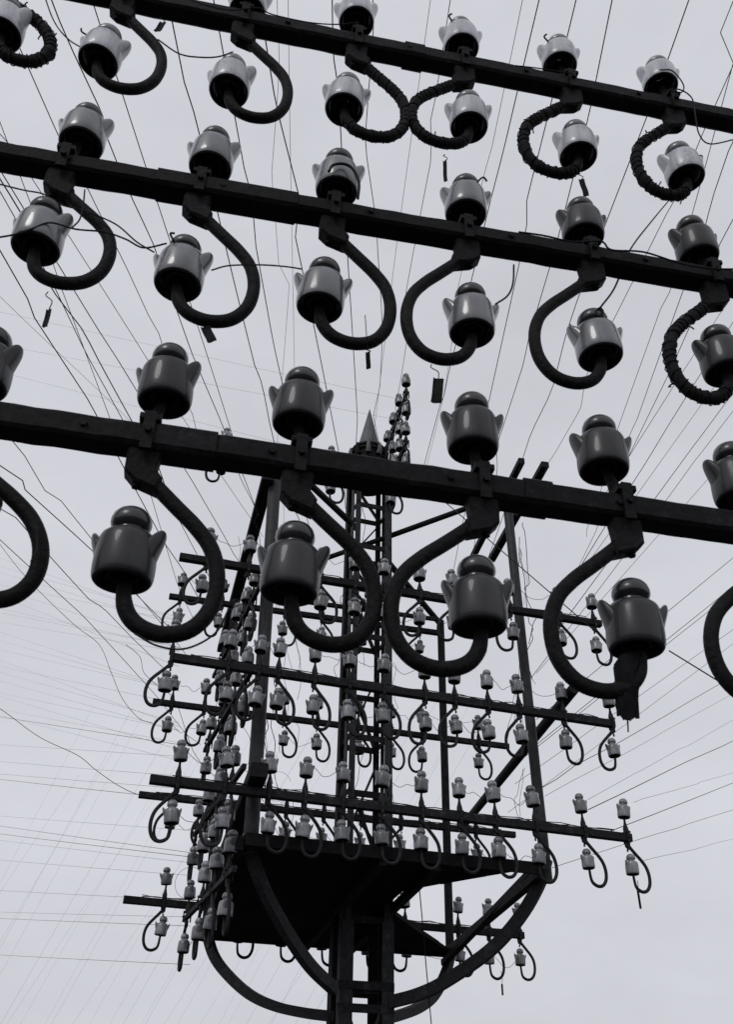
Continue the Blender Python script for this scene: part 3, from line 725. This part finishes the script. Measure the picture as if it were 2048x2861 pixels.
# near jumper wires looping between insulators
def J(pts, d, r, label, m=M_WIRE):
    d = d if isinstance(d, (list, tuple)) else [d] * len(pts)
    P = [on_plane(*p, FB, FD + dd) for p, dd in zip(pts, d)]
    wire(smooth_path(P, 6), r, label, 'jumper wires on the near arms', m, 'wire')
J([(-40, 505), (60, 530), (120, 542), (165, 570), (235, 590), (320, 625), (380, 675), (430, 705)], -.02, .0016, 'jumper wire sagging from the left edge under the middle near crossarm')
J([(-40, 668), (40, 655), (90, 638), (140, 622), (210, 640), (290, 648), (350, 668), (400, 692), (465, 680)], -.045, .0018, 'jumper wire crossing the lower left insulator of the middle near crossarm')
J([(236, 530), (232, 570), (222, 612), (200, 636)], -.03, .0016, 'short tie wire dropping behind the middle near crossarm at left')
J([(590, 755), (640, 742), (730, 740), (800, 745), (845, 752)], -.03, .0016, 'jumper wire linking the second and third hung insulators of the middle row')
J([(120, -20), (150, 60), (190, 110), (240, 140)], -.02, .0016, 'wire running from the top left corner to the second hung insulator')
J([(440, 110), (500, 150), (560, 160), (610, 158), (650, 145)], -.02, .0018, 'slack wire hanging between the second and third hooks of the top row')
J([(500, -15), (560, 10), (640, 28), (720, 22), (760, 40), (860, 62), (940, 68), (1000, 62)], -.04, .0016, 'wire lying along the topmost near crossarm at upper left')
J([(1440, 183), (1500, 190), (1560, 200), (1600, 205)], -.04, .0016, 'wire lashed along the topmost near crossarm at right')
J([(1845, 195), (1880, 198), (1910, 235), (1905, 258), (1870, 252), (1900, 250), (1935, 275), (1945, 330), (1955, 375), (1985, 402), (2060, 388)], -.05, .0018, 'curly loose wire end beside the rightmost insulators of the top row')
J([(1450, 648), (1520, 658), (1600, 675), (1680, 674), (1710, 698), (1800, 704), (1900, 735), (1985, 750), (2070, 752)], -.045, .0022, 'wire lashed along the right half of the middle near crossarm')
J([(1436, 740), (1434, 790), (1420, 825), (1385, 850)], -.04, .0020, 'short jumper from the middle crossarm to the fourth hung insulator')
J([(1676, 862), (1720, 800), (1760, 700), (1820, 620), (1870, 560)], [-.03, .0, .1, .3, .6], .0022, 'stretched wire rising right from the fifth hung insulator of the middle row')
J([(1680, 858), (1668, 866), (1668, 880), (1682, 884), (1686, 870), (1678, 860)], -.03, .0022, 'small wire eye tied on the fifth hung insulator of the middle row')
J([(262, 1560), (300, 1590), (312, 1500), (330, 1400)], .02, .0001, 'x') if False else None
J([(375, 1770), (440, 1805), (520, 1812), (600, 1770), (640, 1700)], -.02, .0016, 'loose strand following the lowest hook at left')
J([(100, 1470), (102, 1530), (85, 1570)], -.02, .0014, 'loose strand hanging from the hook at the far left edge')

# tie wires wound round the necks of some near insulators
def tie_ring(Q, label, sc=1, ang=0):
    pts = [Q + Vector((.0265 * math.cos(t), .0265 * math.sin(t), .0825 + .002 * math.sin(t * 2))) for t in [2 * math.pi * k / 20 for k in range(21)]]
    out = [Q + Vector((.03 * math.cos(ang), .03 * math.sin(ang), .083)), Q + Vector((.05 * math.cos(ang), .05 * math.sin(ang), .088)), Q + Vector((.054 * math.cos(ang + .2), .054 * math.sin(ang + .2), .082))]
    vf = join([tube(pts, .0024, 6, cap=False), tube(smooth_path(out, 3), .0022, 6)])
    thing_mesh('tie_wire', vf, M_WIRE, label, 'tie wire', 'tie wires on the near insulators')
for (row, i, j), Q in NEARW.items():
    if row < 3 and random.random() < .5:
        tie_ring(Q, f'tie wire round the neck of the {"upper" if j == 0 else "hung"} insulator {ORD[i]} from left, {ARMN[row]}', ang=random.uniform(0, 6.28))
# heavy loop of cable slung over the third standing insulator of the middle row
J([(918, 480), (930, 462), (960, 458), (985, 472), (1003, 510), (1000, 555)], -.055, .0032, 'bent cable slung over the third standing insulator of the middle row')

# ------------------------------------------------------------------ tags, rag and stubs hanging from wires
def plate(cx, cy, wpx, hpx, ang, depthoff, label, group, cat='tag', name='hanging_tag', top=None, dep=None):
    c = on_plane(cx, cy, FB, FD + depthoff) if dep is None else at_depth(cx, cy, dep)
    k = (c - EYE).dot(FW) / FPX
    h = hpx * k * 1.3; w_ = wpx * k * 1.1; a = math.radians(ang)
    ax = FA * math.cos(a) + Z * math.sin(a); az = -FA * math.sin(a) + Z * math.cos(a)
    v = []; f = []
    nx, nz_ = 4, 6; rr = random.Random(cx)
    for s in (-1, 1):
        for i in range(nz_ + 1):
            for j in range(nx + 1):
                x = (j / nx - .5) * w_; z = (i / nz_ - .5) * h
                y = s * .0009 + .004 * math.sin(i * .7 + cx) * (1 - i / nz_) + .002 * math.sin(j * 1.3)
                v.append(c + ax * x + az * z + FB * y)
    Wd = nx + 1; H = (nz_ + 1) * Wd
    for i in range(nz_):
        for j in range(nx):
            f.append((i * Wd + j, i * Wd + j + 1, (i + 1) * Wd + j + 1, (i + 1) * Wd + j))
            f.append((H + i * Wd + j + 1, H + i * Wd + j, H + (i + 1) * Wd + j, H + (i + 1) * Wd + j + 1))
    for i in range(nz_):
        f.append((i * Wd, (i + 1) * Wd, H + (i + 1) * Wd, H + i * Wd)); f.append(((i + 1) * Wd + nx, i * Wd + nx, H + i * Wd + nx, H + (i + 1) * Wd + nx))
    for j in range(nx):
        f.append((j + 1, j, H + j, H + j + 1)); f.append((nz_ * Wd + j, nz_ * Wd + j + 1, H + nz_ * Wd + j + 1, H + nz_ * Wd + j))
    e = empty(name, c); tag(e, label, cat, group)
    obj('plate', mesh('plate', local(v, c), f, True, 30), M_TAPE, e)
    if top:
        P = on_plane(*top, FB, FD + depthoff) if dep is None else at_depth(*top, dep)
        Q = c + az * h / 2
        mid = P.lerp(Q, .5) + FA * .006
        tv, tf = tube(smooth_path([P, P.lerp(Q, .25) - FA * .004, mid, Q], 4), .0010, 5)
        obj('string', mesh('string', local(tv, c), tf), M_WIRE, e)
plate(130, 891, 13, 56, 3, 0, 'small dark tag hanging below the leftmost hook of the middle row', 'tags hanging from the near hooks', top=(133, 815))
plate(582, 935, 24, 48, 24, 0, 'tilted dark tag hanging below the second hook of the middle row', 'tags hanging from the near hooks', top=(585, 905))
plate(1222, 1091, 27, 70, -6, 0, 'largest dark tag, hanging below the fourth hook of the middle row', 'tags hanging from the near hooks', top=(1206, 1018))
plate(1244, 478, 9, 70, 0, 0, 'narrow strip hanging below the fourth hook of the top row', 'tags hanging from the near hooks', top=(1244, 432))
plate(1631, 525, 14, 58, 3, 0, 'curled strip hanging below the fifth hook of the top row', 'tags hanging from the near hooks', top=(1622, 485))
plate(1028, 1008, 11, 50, 2, .1, 'leaf-shaped scrap hanging on a wire above the zinc cone', 'tags hanging from the near hooks', top=(1027, 975))
plate(446, 75, 16, 40, -12, -.02, 'short stub of strap under the topmost near crossarm', 'tags hanging from the near hooks', top=(450, 50))
thing_mesh('hanging_stub', tube([at_depth(1783, 2488, 6), at_depth(1791, 2538, 6)], .0075, 8), M_MHOOK, 'short rod hanging under the rightmost hook above the deck', 'rod', 'loose hanging rods')
thing_mesh('hanging_stub', tube([at_depth(1403, 2750, 7.8), at_depth(1405, 2780, 7.8)], .008, 8), M_MHOOK, 'short rod hanging in the sky below the lowest right hooks', 'rod', 'loose hanging rods')
wire(P3([(1782, 2460), (1784, 2475), (1783, 2490)], [6, 6, 6]), .0022, 'thin link holding the rod under the rightmost hook', 'links of the hanging rods')
wire(P3([(1400, 2712), (1404, 2732), (1403, 2752)], [7.8] * 3), .0022, 'thin link holding the rod below the lowest right hooks', 'links of the hanging rods')
for i, p in enumerate(((1028, 975),)):
    W((1020, 880), (1027, 980), 1.6, 1.62, .0008, 'thin string from the middle hooks to the scrap above the cone', 'strings')

# dark rag knotted round the hook of the rightmost low insulator
def rag():
    c = fg(1768, 1860); e = empty('rag', c)
    tag(e, 'ragged dark cloth knotted under the fifth hung insulator, lowest near crossarm', 'cloth')
    prof = [(1795, 1812, 14, 8), (1782, 1850, 34, 20), (1770, 1885, 52, 26), (1752, 1915, 46, 24), (1748, 1945, 48, 20), (1752, 1972, 40, 16), (1758, 1990, 26, 9), (1764, 2000, 8, 4)]
    prof = [(1768, 1830, 26, 20), (1756, 1862, 30, 26), (1752, 1895, 24, 26), (1753, 1925, 26, 22), (1752, 1952, 25, 16), (1754, 1975, 25, 11), (1756, 1995, 23, 5), (1758, 2003, 16, 3)]
    v = []; f = []; sg = 22; rr = random.Random(5)
    for i, (x, y, w_, t) in enumerate(prof):
        q = fg(x, y); k = (q - EYE).dot(FW) / FPX
        for j in range(sg):
            a = 2 * math.pi * j / sg
            fo = 1 + .16 * math.sin(j * 2.9 + i * .3) + rr.uniform(-.05, .05)
            dz = (rr.uniform(-14, 10) if i >= len(prof) - 2 else 0) * k
            v.append(q + FA * (w_ * 1.25 * k * math.cos(a) * fo) + FB * (t * k * math.sin(a) * fo) + Z * dz)
    for i in range(len(prof) - 1):
        for j in range(sg):
            j2 = (j + 1) % sg; f.append((i * sg + j, (i + 1) * sg + j, (i + 1) * sg + j2, i * sg + j2))
    f.append(tuple(range(sg))); f.append(tuple((len(prof) - 1) * sg + j for j in range(sg))[::-1])
    obj('cloth', mesh('cloth', local(v, c), f, True, 60), M_CLOTH, e)
    for k, (a, b) in enumerate((((1725, 1950), (1728, 2000)), ((1750, 1995), (1756, 2045)))):
        tv, tf = tube(smooth_path([fg(*a), fg((a[0] + b[0]) / 2 + 2, (a[1] + b[1]) / 2), fg(*b)], 4), (lambda i: .004 * (1 - i * .05)) if k == 0 else (lambda i: .0012), 6)
        obj('strip', mesh('strip', local(tv, c), tf), M_CLOTH, e)
rag()
# loose coil and curls of wire on the mast
def coil(cx, cy, r_px, d, label, sx=1.0, thick=.0016):
    k = d / FPX; c = at_depth(cx, cy, d)
    pts = [c + MA * (r_px * sx * k * math.cos(t)) + Z * (r_px * k * math.sin(t)) + MB * .02 * t for t in [.3 + 5.6 * i / 30 for i in range(31)]]
    wire(pts, thick, label, 'loose coils of wire')
coil(533, 2463, 41, 7.0, 'open ring of thin wire beside the deck at left')
coil(780, 2190, 38, 6.6, 'loose curl of wire above the front arm near the left post', .9, .0012)
coil(855, 2370, 34, 6.2, 'thin loop of wire hanging before the dark deck', 1.9, .0014)
for i in range(52):                            # frayed ties and tails around arms and posts
    x = random.choice((random.uniform(730, 830), random.uniform(1440, 1480), random.uniform(560, 700), random.uniform(950, 1100)))
    y = random.uniform(1450, 2250); d = random.uniform(6.2, 8.2)
    pts = [(x, y)]
    for k in range(5): pts.append((pts[-1][0] + random.uniform(-14, 14), pts[-1][1] + random.uniform(15, 45)))
    wire(P3(pts, [d + random.uniform(-.1, .1) for _ in pts]), .0017, 'thin tangled wire tail among the posts and insulators of the mast', 'tangled wire tails on the mast')

# droopy jumpers slung between neighbouring insulators of the mast
by = {}
for (sh, i, j, pos) in INSM: by.setdefault((sh, j), []).append((i, pos))
rj = random.Random(21)
for (sh, j), L_ in by.items():
    L_.sort(key=lambda t: t[0])
    for (i0, p_), (i1, q_) in zip(L_, L_[1:]):
        if (q_ - p_).length < .62 and rj.random() < .38:
            a_ = p_ + Z * .083 - MB * .03; b_ = q_ + Z * .083 - MB * .03
            pts = [a_.lerp(b_, t / 5) - Z * (.05 + rj.uniform(0, .06)) * math.sin(math.pi * t / 5) + MA * rj.uniform(-.012, .012) for t in range(6)]
            wire(smooth_path(pts, 3), .0019, f'jumper between {"upper" if j == 0 else "lower"} insulators {ORD[i0]} and {ORD[i1]}, {sh}', 'jumper wires on the mast')
# cables running down beside the corner posts
for k, (x0, y0, x1, y1, d) in enumerate(((742, 1880, 735, 2240, 7.0), (752, 1880, 742, 2200, 7.1), (764, 1890, 762, 2190, 7.1), (1452, 1500, 1488, 1900, 7.6), (1462, 1460, 1478, 1800, 7.7), (980, 1640, 972, 2080, 7.4))):
    W((x0, y0), (x1, y1), d, d - .3, .0030, f'cable hanging down beside a post, {ORD[k]} from the left post', 'cables beside the posts', wob=.03)
